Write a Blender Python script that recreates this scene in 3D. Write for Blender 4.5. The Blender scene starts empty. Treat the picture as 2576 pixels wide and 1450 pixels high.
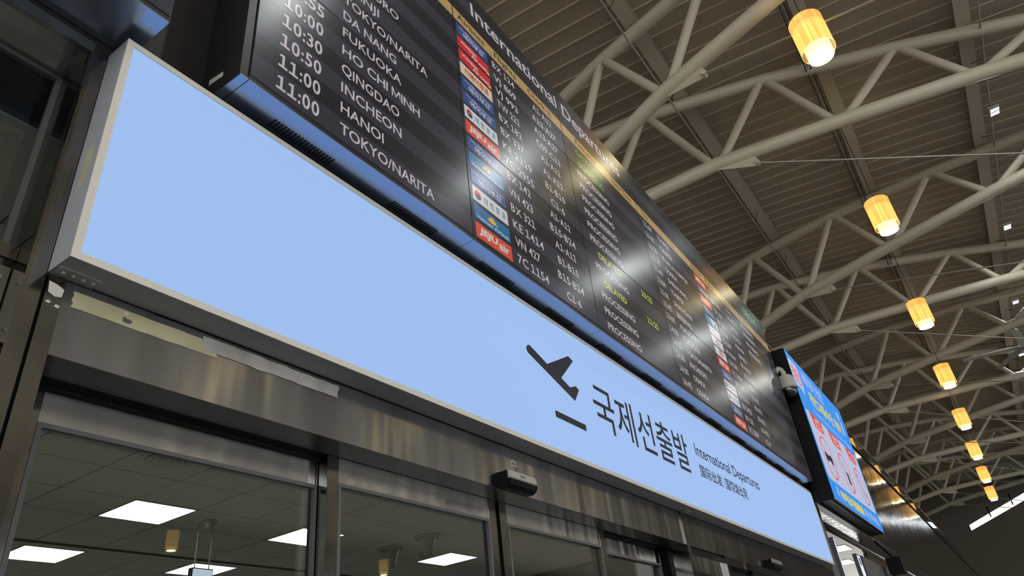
import bpy, bmesh, math, random
from mathutils import Vector, Matrix
random.seed(7)
SC = bpy.context.scene
COL = SC.collection

# ------------------------------------------------------------------ camera
cam = bpy.data.cameras.new('camera'); camo = bpy.data.objects.new('camera', cam); COL.objects.link(camo)
cam.sensor_width = 36.0; cam.lens = 24.792; cam.clip_start = 0.05; cam.clip_end = 400
camo.matrix_world = Matrix(((0.563749, -0.380662, -0.732996, -0.653658),
                            (-0.819244, -0.370539, -0.437653, -1.682876),
                            (-0.105005, 0.847229, -0.520746, 1.6), (0, 0, 0, 1)))
SC.camera = camo
# ------------------------------------------------------------------ world / exposure
W = bpy.data.worlds.new('overcast_daylight'); SC.world = W; W.use_nodes = True
bg = W.node_tree.nodes['Background']; bg.inputs[0].default_value = (1.0, 0.975, 0.93, 1); bg.inputs[1].default_value = 3.0
SC.view_settings.view_transform = 'Standard'; SC.view_settings.look = 'None'
SC.view_settings.exposure = 0.0; SC.view_settings.gamma = 1.0; SC.view_settings.use_curve_mapping = False
SC.cycles.use_light_tree = False; SC.cycles.max_bounces = 7; SC.cycles.diffuse_bounces = 4; SC.cycles.glossy_bounces = 4
SC.cycles.transparent_max_bounces = 12; SC.cycles.transmission_bounces = 4
SC.cycles.caustics_reflective = False; SC.cycles.caustics_refractive = False; SC.cycles.sample_clamp_indirect = 6

# ------------------------------------------------------------------ materials
MATS = {}
def mat(name, col=(.5, .5, .5), rough=.5, metal=0., emit=None, es=1., spec=.5):
    m = bpy.data.materials.new(name); m.use_nodes = True
    b = m.node_tree.nodes['Principled BSDF']
    b.inputs['Base Color'].default_value = (*col, 1); b.inputs['Roughness'].default_value = rough
    b.inputs['Metallic'].default_value = metal; b.inputs['Specular IOR Level'].default_value = spec
    if emit is not None:
        b.inputs['Emission Color'].default_value = (*emit, 1); b.inputs['Emission Strength'].default_value = es
    MATS[name] = m
    return m
def nodes(m): return m.node_tree.nodes, m.node_tree.links, m.node_tree.nodes['Principled BSDF']
def noise_on(m, scale=(1, 1, 1), nscale=5., detail=3., c0=None, c1=None, bump=0., bdist=.01, rough=None, lo=.35, hi=.65):
    N, L, b = nodes(m)
    tc = N.new('ShaderNodeTexCoord'); mp = N.new('ShaderNodeMapping'); mp.inputs['Scale'].default_value = scale
    nz = N.new('ShaderNodeTexNoise'); nz.inputs['Scale'].default_value = nscale; nz.inputs['Detail'].default_value = detail
    L.new(tc.outputs['Object'], mp.inputs[0]); L.new(mp.outputs[0], nz.inputs['Vector'])
    if c0 is not None:
        r = N.new('ShaderNodeValToRGB'); r.color_ramp.elements[0].position = lo; r.color_ramp.elements[1].position = hi
        r.color_ramp.elements[0].color = (*c0, 1); r.color_ramp.elements[1].color = (*c1, 1)
        L.new(nz.outputs[0], r.inputs[0]); L.new(r.outputs[0], b.inputs['Base Color'])
    if rough is not None:
        r2 = N.new('ShaderNodeMapRange'); r2.inputs[3].default_value = rough[0]; r2.inputs[4].default_value = rough[1]
        L.new(nz.outputs[0], r2.inputs[0]); L.new(r2.outputs[0], b.inputs['Roughness'])
    if bump:
        bp = N.new('ShaderNodeBump'); bp.inputs['Strength'].default_value = bump; bp.inputs['Distance'].default_value = bdist
        L.new(nz.outputs[0], bp.inputs['Height']); L.new(bp.outputs[0], b.inputs['Normal'])
    return m

def brushed(m, aniso=.85):
    N, L, b = nodes(m); c = N.new('ShaderNodeCombineXYZ'); c.inputs[2].default_value = 1.
    b.inputs['Anisotropic'].default_value = aniso; L.new(c.outputs[0], b.inputs['Tangent']); return m
STEEL = brushed(noise_on(mat('brushed_steel', (.36, .36, .355), .19, 1.), (4, 4, .35), 1.7, 1., (.245, .25, .265), (.35, .36, .38), bump=.16, bdist=.03))
STEELD = brushed(noise_on(mat('door_steel', (.46, .46, .44), .16, 1.), (5, 5, .5), 1.5, 1., (.37, .38, .385), (.52, .53, .535), bump=.28, bdist=.03))
POLISH = noise_on(mat('polished_steel', (.38, .345, .295), .08, 1.), (.6, .6, 1.2), 1.5, 2., (.33, .30, .255), (.42, .38, .325), bump=.12, bdist=.05, rough=(.05, .13))
STILE = noise_on(mat('stile_steel', (.21, .205, .195), .13, 1.), (3, 3, 2.2), 2., 2., (.16, .157, .15), (.24, .235, .222), bump=.2, bdist=.01)
BEAD = mat('grey_gasket', (.11, .115, .12), .45)
BLACK = mat('black_plastic', (.005, .005, .006), .5, spec=.12)
DARKGAP = mat('dark_recess', (.008, .008, .009), .8)
GRANITE = noise_on(mat('dark_granite', (.014, .013, .016), .3), (1, 1, 1), 160., 2., (.022, .021, .024), (.22, .21, .21), lo=.64, hi=.85)
BOXPAINT = mat('grey_box_paint', (.36, .38, .43), .5)
FRAMEPAINT = mat('pale_frame_paint', (.72, .72, .68), .45)
DIFFUSER = mat('lit_diffuser', (.02, .02, .02), .4, emit=(.332, .505, .85), es=1.0, spec=.2)
NAVYINK = mat('navy_sign_vinyl', (.012, .016, .035), .4)
CASE = mat('board_case', (.02, .02, .024), .32)
UNDER = mat('board_underside', (.33, .41, .56), .24, .85)
ZINC = mat('zinc_bracket', (.32, .34, .34), .45, .6)
CREAM = noise_on(mat('tape_residue', (.5, .48, .3), .7), (1, 1, 1), 9., 4., (.40, .38, .24), (.52, .50, .33))
GREYTAPE = noise_on(mat('grey_residue', (.4, .41, .4), .7), (1, 1, 1), 11., 4., (.33, .34, .33), (.46, .46, .45))
WHITEP = mat('white_paint', (.6, .6, .56), .6)
TRUSSP = mat('beige_truss_paint', (.50, .46, .36), .45)
PURLP = mat('beige_purlin_paint', (.44, .39, .31), .5)
DECKP = noise_on(mat('roof_deck_paint', (.20, .175, .14), .55), (1, .05, 1), 3., 2., (.36, .305, .235), (.41, .35, .27))
RIBP = mat('deck_seam_pale', (.58, .51, .41), .5)  # deck ribs in a paler tone than the flat pans
CABLE = mat('steel_rod', (.38, .35, .30), .4, .4)
DARKWIRE = mat('dark_cable', (.03, .028, .025), .5)
SHADEIN = mat('lamp_diffuser', (.8, .6, .3), .5, emit=(1., .70, .27), es=2.0)
LAMPDISC = mat('lamp_disc', (.9, .8, .6), .5, emit=(1., .86, .52), es=20.)
FLOOD = mat('floodlight_lens', (.9, .9, .9), .3, emit=(.95, 1., 1.), es=4.); FLOOD.cycles.emission_sampling = 'NONE'
FLOODB = mat('floodlight_body', (.45, .45, .45), .4)
WHITEPL = mat('white_plastic', (.42, .42, .40), .35)
TILE = noise_on(mat('ceiling_tile', (.3, .3, .28), .8), (1, 1, 1), 30., 3., (.62, .64, .60), (.70, .72, .68))
GRID = mat('tile_grid', (.12, .12, .115), .6)
PANEL = mat('light_panel', (.9, .9, .9), .4, emit=(1., .96, .86), es=7.5)
PANELB = mat('light_panel_cool', (.9, .9, .9), .4, emit=(.93, .90, 1.), es=6.5)
INWALL = mat('inner_wall', (.40, .40, .38), .7)
INFLOOR = mat('inner_floor', (.45, .45, .42), .35)
FLOORM = noise_on(mat('stone_floor', (.36, .36, .36), .2), (1, 1, 1), 2., 4., (.32, .32, .32), (.40, .40, .39))
HALLWALL = mat('hall_wall', (.32, .29, .25), .6)
BRONZE = noise_on(mat('bronze_panel', (.1, .08, .06), .3, .35), (1, 1, 1), 1.2, 3., (.055, .044, .034), (.13, .09, .06), bump=.1, bdist=.03)
PANELS = mat('soffit_light_lens', (.5, .5, .5), .4, emit=(1., .95, .84), es=1.6)
SIGNWHITE = mat('lit_sign_white', (.5, .5, .5), .4, emit=(.62, .70, .95), es=1.)
SIGNGREY = mat('grey_signboard', (.10, .10, .115), .5)
ENDWALL = mat('end_wall_brown', (.13, .105, .085), .6)
SKYGLASS = mat('clerestory_pane', (.5, .5, .5), .3, emit=(.85, .93, 1.), es=1.6)
for _m in (SHADEIN, SIGNWHITE, SKYGLASS, PANELS): _m.cycles.emission_sampling = 'NONE'
DOMEGLASS = mat('dome_glass', (.01, .01, .012), .06, spec=.8)

def glass(name, tint, refl=1.0):
    m = bpy.data.materials.new(name); m.use_nodes = True; N = m.node_tree.nodes; L = m.node_tree.links; N.clear()
    o = N.new('ShaderNodeOutputMaterial'); mx = N.new('ShaderNodeMixShader'); tr = N.new('ShaderNodeBsdfTransparent')
    gl = N.new('ShaderNodeBsdfGlossy'); fr = N.new('ShaderNodeFresnel'); geo = N.new('ShaderNodeNewGeometry'); io = N.new('ShaderNodeMath'); io.operation = 'MULTIPLY_ADD'; io.inputs[1].default_value = 1 / 1.5 - 1.5; io.inputs[2].default_value = 1.5
    L.new(geo.outputs['Backfacing'], io.inputs[0]); L.new(io.outputs[0], fr.inputs[0])
    mu = N.new('ShaderNodeMath'); mu.operation = 'MULTIPLY'; mu.inputs[1].default_value = refl
    gl.inputs['Roughness'].default_value = .015; tr.inputs[0].default_value = (*tint, 1)
    L.new(fr.outputs[0], mu.inputs[0]); L.new(mu.outputs[0], mx.inputs[0]); L.new(tr.outputs[0], mx.inputs[1]); L.new(gl.outputs[0], mx.inputs[2])
    L.new(mx.outputs[0], o.inputs[0]); return m
GLASS = glass('door_glass', (.80, .84, .80), 1.3)
WGLASS = glass('window_glass', (.76, .80, .79), 1.2)
CLEAR = glass('parapet_glass', (.88, .92, .90), 1.5)

def shade_mat():
    m = bpy.data.materials.new('pleated_shade'); m.use_nodes = True; N = m.node_tree.nodes; L = m.node_tree.links; N.clear()
    o = N.new('ShaderNodeOutputMaterial'); mx = N.new('ShaderNodeMixShader'); mx.inputs[0].default_value = .75
    d = N.new('ShaderNodeBsdfDiffuse'); t = N.new('ShaderNodeBsdfTranslucent')
    tc = N.new('ShaderNodeTexCoord'); nz = N.new('ShaderNodeTexNoise'); nz.inputs['Scale'].default_value = 46.; nz.inputs['Detail'].default_value = 1.
    mp = N.new('ShaderNodeMapping'); mp.inputs['Scale'].default_value = (1, 1, .02)
    r = N.new('ShaderNodeValToRGB'); r.color_ramp.elements[0].position = .38; r.color_ramp.elements[1].position = .55
    r.color_ramp.elements[0].color = (.72, .55, .27, 1); r.color_ramp.elements[1].color = (1., .84, .50, 1)
    L.new(tc.outputs['Object'], mp.inputs[0]); L.new(mp.outputs[0], nz.inputs['Vector']); L.new(nz.outputs[0], r.inputs[0])
    L.new(r.outputs[0], d.inputs[0]); L.new(r.outputs[0], t.inputs[0]); L.new(d.outputs[0], mx.inputs[1]); L.new(t.outputs[0], mx.inputs[2])
    L.new(mx.outputs[0], o.inputs[0]); return m
SHADE = shade_mat()

def screen_mat(pitch, z0):
    m = mat('screen_rows', (.012, .012, .015), (.215), spec=.42)
    N, L, b = nodes(m)
    tc = N.new('ShaderNodeTexCoord'); sp = N.new('ShaderNodeSeparateXYZ'); a = N.new('ShaderNodeMath'); a.operation = 'SUBTRACT'; a.inputs[1].default_value = z0
    d = N.new('ShaderNodeMath'); d.operation = 'DIVIDE'; d.inputs[1].default_value = 2 * pitch
    f = N.new('ShaderNodeMath'); f.operation = 'FRACT'; g = N.new('ShaderNodeMath'); g.operation = 'LESS_THAN'; g.inputs[1].default_value = .5
    mx = N.new('ShaderNodeMix'); mx.data_type = 'RGBA'; mx.inputs[6].default_value = (.0065, .0065, .0095, 1); mx.inputs[7].default_value = (.021, .021, .031, 1)
    geo = N.new('ShaderNodeNewGeometry')
    L.new(geo.outputs['Position'], sp.inputs[0]); L.new(sp.outputs[2], a.inputs[0]); L.new(a.outputs[0], d.inputs[0]); L.new(d.outputs[0], f.inputs[0])
    L.new(f.outputs[0], g.inputs[0]); L.new(g.outputs[0], mx.inputs[0]); L.new(mx.outputs[2], b.inputs['Emission Color']); b.inputs['Emission Strength'].default_value = 1.; m.cycles.emission_sampling = 'NONE'
    return m
def ink(name, c, es=1.):
    m = mat(name, (.012, .012, .012), .215, emit=c, es=es * .82, spec=.42); m.cycles.emission_sampling = 'NONE'; return m
TXT = ink('screen_white', (.50, .45, .47)); GOLD = ink('screen_gold', (.40, .27, .10)); GOLDINK = ink('screen_black', (.015, .012, .008))
GREEN = ink('screen_green', (.10, .42, .08)); YEL = ink('screen_yellow', (.58, .55, .07))
L_BLUE = ink('logo_blue', (.028, .065, .21)); L_RED = ink('logo_red', (.52, .02, .025)); L_CREAM = ink('logo_cream', (.60, .50, .36))
L_WHITE = ink('logo_white', (.58, .56, .55)); L_ORANGE = ink('logo_orange', (.62, .07, .035)); L_TEAL = ink('logo_teal', (.012, .13, .29))
L_GOLD = ink('logo_gold', (.72, .40, .06)); L_SKY = ink('logo_sky', (.03, .22, .42)); L_CRIM = ink('logo_crimson', (.45, .02, .03)); L_NAVY = ink('logo_navy', (.01, .04, .18))
LED_BLUE = ink('led_blue', (.0, .26, .86), 1.15); LED_PALE = ink('led_pale', (.55, .58, .80)); LED_RED = ink('led_red', (.80, .06, .02)); LED_YEL = ink('led_yellow', (.85, .70, .02))
LED_LIL = ink('led_lilac', (.48, .52, .92)); LED_INK = ink('led_ink', (.012, .012, .02)); LED_WHITE = ink('led_white', (.70, .74, .95))
for _m in (LED_BLUE, LED_PALE, LED_RED, LED_YEL, LED_LIL, LED_INK, LED_WHITE): _m.node_tree.nodes['Principled BSDF'].inputs['Roughness'].default_value = .45

# ------------------------------------------------------------------ mesh builder
class MB:
    def __init__(s): s.v = []; s.f = []; s.m = []; s.mats = []; s.sm = []
    def mi(s, m):
        if m not in s.mats: s.mats.append(m)
        return s.mats.index(m)
    def add(s, v, f, m, smooth=False):
        o = len(s.v); k = s.mi(m); s.v += [tuple(p) for p in v]
        for q in f: s.f.append(tuple(i + o for i in q)); s.m.append(k); s.sm.append(smooth)
        return s
    def box(s, x0, x1, y0, y1, z0, z1, m):
        v = [(x0, y0, z0), (x1, y0, z0), (x1, y1, z0), (x0, y1, z0), (x0, y0, z1), (x1, y0, z1), (x1, y1, z1), (x0, y1, z1)]
        return s.add(v, [(0, 3, 2, 1), (4, 5, 6, 7), (0, 1, 5, 4), (1, 2, 6, 5), (2, 3, 7, 6), (3, 0, 4, 7)], m)
    def lit_box(s, x0, x1, y0, y1, z0, z1, body, lit, face):     # only one face (0 bottom, 2 front) gives off light
        v = [(x0, y0, z0), (x1, y0, z0), (x1, y1, z0), (x0, y1, z0), (x0, y0, z1), (x1, y0, z1), (x1, y1, z1), (x0, y1, z1)]
        f = [(0, 3, 2, 1), (4, 5, 6, 7), (0, 1, 5, 4), (1, 2, 6, 5), (2, 3, 7, 6), (3, 0, 4, 7)]
        s.add(v, [f[face]], lit); return s.add(v, [q for i, q in enumerate(f) if i != face], body)
    def tube(s, pts, r, m, n=10, cap=True, r2=None):
        pts = [Vector(p) for p in pts]; v = []; f = []
        for i, p in enumerate(pts):
            a = pts[max(i - 1, 0)]; b = pts[min(i + 1, len(pts) - 1)]; d = (b - a).normalized()
            u = d.cross(Vector((0, 0, 1)))
            if u.length < 1e-3: u = d.cross(Vector((0, 1, 0)))
            u.normalize(); w = d.cross(u); rr = r if r2 is None else r + (r2 - r) * i / (len(pts) - 1)
            for k in range(n):
                t = 2 * math.pi * k / n; v.append(p + (u * math.cos(t) + w * math.sin(t)) * rr)
        for i in range(len(pts) - 1):
            for k in range(n): f.append((i * n + k, i * n + (k + 1) % n, (i + 1) * n + (k + 1) % n, (i + 1) * n + k))
        s.add(v, f, m, True)
        if cap: s.add(v[:n], [tuple(range(n))], m); s.add(v[-n:], [tuple(reversed(range(n)))], m)
        return s
    def lathe(s, c, prof, m, n=24, smooth=True):
        v = []; f = []
        for r, z in prof:
            for k in range(n):
                t = 2 * math.pi * k / n; v.append((c[0] + r * math.cos(t), c[1] + r * math.sin(t), c[2] + z))
        for i in range(len(prof) - 1):
            for k in range(n): f.append((i * n + k, i * n + (k + 1) % n, (i + 1) * n + (k + 1) % n, (i + 1) * n + k))
        return s.add(v, f, m, smooth)
    def disc(s, c, r, m, n=24, down=True):
        v = [(c[0] + r * math.cos(2 * math.pi * k / n), c[1] + r * math.sin(2 * math.pi * k / n), c[2]) for k in range(n)]
        return s.add(v, [tuple(reversed(range(n))) if down else tuple(range(n))], m)
    def prism_xz(s, poly, y0, y1, m):      # polygon in x,z extruded along y
        n = len(poly); v = [(x, y0, z) for x, z in poly] + [(x, y1, z) for x, z in poly]
        f = [tuple(range(n)), tuple(reversed(range(n, 2 * n)))] + [(i, i + n, (i + 1) % n + n, (i + 1) % n) for i in range(n)]
        return s.add(v, f, m)
    def prism_yz(s, poly, x0, x1, m):
        n = len(poly); v = [(x0, y, z) for y, z in poly] + [(x1, y, z) for y, z in poly]
        f = [tuple(range(n)), tuple(reversed(range(n, 2 * n)))] + [(i, (i + 1) % n, (i + 1) % n + n, i + n) for i in range(n)]
        return s.add(v, f, m)
    def ribbon(s, pts, w, y, m, t=.0008):   # polyline stroke in an x,z plane
        for (a, b) in zip(pts[:-1], pts[1:]):
            d = Vector((b[0] - a[0], b[1] - a[1])); 
            if d.length < 1e-6: continue
            d.normalize(); nx, nz = -d.y * w / 2, d.x * w / 2; e = d * (w * .3)
            s.prism_xz([(a[0] - e.x + nx, a[1] - e.y + nz), (a[0] - e.x - nx, a[1] - e.y - nz), (b[0] + e.x - nx, b[1] + e.y - nz), (b[0] + e.x + nx, b[1] + e.y + nz)], y - t, y, m)
        return s
    def text(s, body, x, z, y, m, cap=None, width=None, align='L', off=.012, box=None, shear=0.):
        V, F, bb = glyphs(body, off)
        if box: sx = (box[1] - box[0]) / (bb[1] - bb[0]); sz = (box[3] - box[2]) / (bb[3] - bb[2]); x0 = box[0]; z0 = box[2] - bb[2] * sz + bb[2] * sz; ox, oz = bb[0], bb[2]
        else:
            sz = cap / .69; w0 = bb[1] - bb[0]; sx = (width / w0) if width else sz
            x0 = x if align == 'L' else (x - w0 * sx / 2 if align == 'C' else x - w0 * sx); z0 = z; ox, oz = bb[0], 0.
        return s.add([(x0 + (p[0] - ox) * sx + shear * (p[1] - oz) * sz, y, z0 + (p[1] - oz) * sz) for p in V], F, m)
    def build(s, name, parent=None, origin=None):
        me = bpy.data.meshes.new(name)
        o = bpy.data.objects.new(name, me); COL.objects.link(o)
        if parent is not None:
            w = WORLD[parent.name]; o.parent = parent
        else:
            if origin is None:
                xs = [p[0] for p in s.v]; ys = [p[1] for p in s.v]; zs = [p[2] for p in s.v]
                origin = ((min(xs) + max(xs)) / 2, (min(ys) + max(ys)) / 2, min(zs))
            w = Vector(origin); o.location = w
        WORLD[o.name] = Vector(w)
        me.from_pydata([(p[0] - w[0], p[1] - w[1], p[2] - w[2]) for p in s.v], [], s.f)
        for m in s.mats: me.materials.append(m)
        me.polygons.foreach_set('material_index', s.m); me.polygons.foreach_set('use_smooth', s.sm); me.update()
        return o
WORLD = {}
GL = {}
def outline(body, off):
    c = bpy.data.curves.new('glyphs', 'FONT'); c.body = body; c.resolution_u = 3; c.offset = off
    o = bpy.data.objects.new('glyphs', c); me = bpy.data.meshes.new_from_object(o)
    V = [(p.co.x, p.co.y) for p in me.vertices]; F = [tuple(p.vertices) for p in me.polygons]
    bpy.data.objects.remove(o); bpy.data.curves.remove(c); bpy.data.meshes.remove(me)
    return V, F
CH = {}
def char(ch, off):     # one Latin character; the figure 1 and the letter M are taken from the full-width forms
    k = (ch, off)
    if k not in CH:
        if ch == '-': V, F = [(0, .235), (.26, .235), (.26, .32), (0, .32)], [(0, 1, 2, 3)]
        elif ch in '1M':
            V, F = outline(chr(ord(ch) + 0xFEE0), off * (1.6 if ch == '1' else .8)); h = max(p[1] for p in V); b0 = min(p[1] for p in V); V = [(p[0] * .92, (p[1] - b0) * .69 / (h - b0)) for p in V]
        else: V, F = outline(ch, off)
        x0 = min(p[0] for p in V); CH[k] = ([(p[0] - x0, p[1]) for p in V], F, max(p[0] for p in V) - x0)
    return CH[k]
def glyphs(body, off):
    k = (body, off)
    if k not in GL:
        if ('1' in body or 'M' in body) and len(body) > 1:
            V = []; F = []; x = 0.
            for ch in body:
                if ch == ' ': x += .22; continue
                v, f, w = char(ch, off); o = len(V)
                V += [(p[0] + x, p[1]) for p in v]; F += [tuple(q + o for q in t) for t in f]; x += w + .085
        else: V, F = outline(body, off)
        GL[k] = (V, F, (min(p[0] for p in V), max(p[0] for p in V), min(p[1] for p in V), max(p[1] for p in V)))
    return GL[k]
def thing(name, loc, label=None, cat=None, group=None, kind=None):
    o = bpy.data.objects.new(name, None); COL.objects.link(o); o.location = loc; o.empty_display_size = .1; WORLD[o.name] = Vector(loc)
    return tag(o, label, cat, group, kind)
def tag(o, label=None, cat=None, group=None, kind=None):
    for k, v in (('label', label), ('category', cat), ('group', group), ('kind', kind)):
        if v: o[k] = v
    return o
def copy_tree(o, parent=None):
    c = o.copy(); COL.objects.link(c)
    if parent is not None: c.parent = parent
    for ch in o.children: copy_tree(ch, c)
    return c
def struct(o): o['kind'] = 'structure'; return o
def bx(name, d, m, parent=None): return MB().box(*d, m).build(name, parent)
def relabel(c, dx, dy=0, dz=0, label=None):
    c.location = Vector(c.location) + Vector((dx, dy, dz))
    if label: c['label'] = label
    return c

# ================================================================== hall shell
struct(tag(bx('floor', (-14, 70, -34, .3, -.1, 0), FLOORM), 'pale polished stone floor of the hall', 'floor'))
WT = 5.6
w = thing('wall_front', (0, .3, 0), 'dark speckled granite wall behind the boards', 'wall', kind='structure')
bx('upper_wall', (-14, 9.3, .112, .34, 3.579, WT), GRANITE, w)
bx('sign_backing', (-.0465, 9.3, .112, .2, 2.72, 3.578), GRANITE, w)
w2 = thing('wall_right', (20, .3, 3), 'polished steel clad wall beyond the blue screen', 'wall', kind='structure')
for i in range(18):
    x = 9.32 + i * 2.4
    bx('steel_panel', (x, x + 2.388, .11, .13, 3.57, 5.585), POLISH, w2)
bx('wall_core', (9.3, 69.9, .131, .34, 3.56, WT - .02), GRANITE, w2)
bx('top_cap', (9.3, 69.9, .09, .36, 5.586, 5.63), BLACK, w2)
bx('ledge_trim', (9.3, 69.9, .085, .34, 3.53, 3.566), STEEL, w2)
# glass parapet of the upper floor
pr = thing('glass_parapet', (25, .2, 5.63), 'clear glass balustrade along the upper floor edge', 'balustrade')
for i in range(22):
    x = 7.4 + i * 1.55
    bx('glass_pane', (x, x + 1.53, .2, .215, 5.64, 6.16), CLEAR, pr)
    bx('clamp', (x + .1, x + .19, .17, .245, 5.63, 5.76), ZINC, pr); bx('clamp', (x + 1.33, x + 1.42, .17, .245, 5.63, 5.76), ZINC, pr)
bx('top_rail', (7.4, 41.5, .19, .225, 6.16, 6.185), STEEL, pr)
struct(tag(bx('floor_upper', (-14, 69.9, .361, 9, 5.3, 5.6), INWALL), 'upper floor slab behind the balustrade', 'floor'))
struct(tag(bx('wall_back', (-14, 69.9, 9, 9.2, 0, 15), HALLWALL), 'beige back wall of the upper floor', 'wall'))
wl = thing('wall_opposite', (28, -34, 0), 'glazed outer wall across the hall', 'wall', kind='structure')
bx('lower_wall', (-14, 70, -34.2, -34, 0, 1.0), HALLWALL, wl); bx('upper_band', (-14, 70, -34.2, -34, 8.6, 15), HALLWALL, wl)  # unseen wall; window tops lowered to keep their reflection out of the door glass
for i in range(15): bx('mullion', (-14 + i * 6, -13.7 + i * 6, -34.2, -33.9, 1.0, 8.6), HALLWALL, wl)
bx('transom', (-14, 70, -34.15, -33.95, 5.5, 5.8), HALLWALL, wl)
we = thing('wall_end', (69.6, -15, 0), 'far end wall of the hall', 'wall', kind='structure')
MB().prism_yz([(9, 0), (9, 10.75), (.1, 10.75), (-1.756, 11.35), (-9, 13.7), (-34, 13.9), (-34, 0)], 69.5, 69.8, ENDWALL).build('end_panel', we)
MB().prism_yz([(9, 15.2), (-34, 15.2), (-34, 14.9), (-9, 14.25), (-1.97, 11.9), (.1, 11.2), (.1, 10.751), (9, 10.751)], 69.5, 69.8, ENDWALL).build('gable_panel', we)
MB().prism_yz([(.1, 10.75), (.1, 11.2), (-1.97, 11.9), (-9, 14.25), (-34, 14.9), (-34, 13.9), (-9, 13.7), (-1.756, 11.35)], 69.66, 69.7, SKYGLASS).build('clerestory_pane', we)
for y in (-1.6, -3.4, -5.2, -7, -8.8): bx('clerestory_bar', (69.5, 69.6, y - .05, y + .05, 11 - .3 * y, 11.9 - .3 * y), ENDWALL, we)
struct(tag(bx('wall_left', (-14.2, -14, -34, 9, 0, 3.0), HALLWALL), 'low end wall behind the viewer', 'wall'))

# ================================================================== roof: deck, purlins, trusses
TOPN = [(9.2, 13.1), (7.4, 13.45), (4.58, 13.95), (1.764, 14.16), (-1.03, 14.08), (-3.846, 13.75), (-6.66, 13.30), (-9.5, 12.81), (-12.3, 12.5)]
BOTN = [(6.1, 10.9), (3.28, 11.51), (.519, 12.05), (-2.189, 12.21), (-4.95, 12.32), (-7.77, 12.32), (-10.58, 12.1)]
def lin(tab, y):
    t = sorted(tab)
    for (a, b) in zip(t[:-1], t[1:]):
        if a[0] <= y <= b[0]: return a[1] + (b[1] - a[1]) * (y - a[0]) / (b[0] - a[0])
    return t[0][1] if y < t[0][0] else t[-1][1]
ceil = thing('ceiling', (28, -10, 14.5), 'brown ribbed metal roof deck above the trusses', 'ceiling', kind='structure')
DECK = [(9.0, 15.15), (4.58, 14.98), (-.2, 14.58), (-3.846, 14.16), (-6.66, 13.74), (-9.5, 13.23), (-12.3, 12.9), (-20, 12.7), (-34, 12.6)]
PITCH = .47
mb = MB()
prof = [(0, 0), (.432, 0), (.435, -.02), (.467, -.02), (.47, 0)]
vv = []; ff = []
for (y, z) in DECK:
    for (x, dz) in prof: vv.append((x, y, z + dz))
n = len(prof)
for i in range(len(DECK) - 1):
    for k in range(n - 1): ff.append((i * n + k, i * n + k + 1, (i + 1) * n + k + 1, (i + 1) * n + k))
vv = [(p[0] - 14, p[1], p[2]) for p in vv]
mb.add(vv, [f_ for k_, f_ in enumerate(ff) if k_ % (n - 1) == 0], DECKP); mb.add(vv, [f_ for k_, f_ in enumerate(ff) if k_ % (n - 1)], RIBP)
p0 = mb.build('roof_panel', ceil)
for i in range(1, 178):
    c = p0.copy(); COL.objects.link(c); c.location.x = i * PITCH
bx('roof_cover', (-14, 69.9, -34, 9, 15.2, 15.3), HALLWALL, ceil)
for yp in (6.6, 3.82, .811, -2.33, -5.22, -8.09, -11.0):
    zt = lin(TOPN, yp) + .135
    b = MB()
    b.box(-13.9, 69.4, yp - .15, yp + .15, zt + .02, zt + .045, PURLP); b.box(-13.9, 69.4, yp - .012, yp + .012, zt + .045, zt + .30, PURLP); b.box(-13.9, 69.4, yp - .15, yp + .15, zt + .30, zt + .32, PURLP)
    b.build('purlin', ceil)
# pipes slung below the purlins
for (yp, zp, nm) in ((.93, 13.73, 'beside the purlin above the departure board'), (-5.45, 13.42, 'carrying the white floodlights')):
    t = thing('conduit_pipe', (28, yp, zp), 'thin steel pipe ' + nm, 'pipe')
    MB().tube([(-13.8, yp, zp), (69.3, yp, zp)], .022, CABLE, 8).build('pipe', t)
    for i in range(14):
        x = 2.4 + i * 3.25
        MB().tube([(x, yp, zp), (x + .25, yp - .12 if yp > 0 else yp + .22, lin(TOPN, yp) + .14)], .01, DARKWIRE, 6).build('hanger', t)
t = thing('cable_run', (28, -2.05, 13.8), 'dark cable bundle along the purlin above the pendant lamps', 'cable')
for dy in (-.05, .0, .06): MB().tube([(-13.8, -2.05 + dy, 13.90 - abs(dy)), (69.3, -2.05 + dy, 13.90 - abs(dy))], .014, DARKWIRE if dy else CABLE, 6).build('cable', t)

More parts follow.
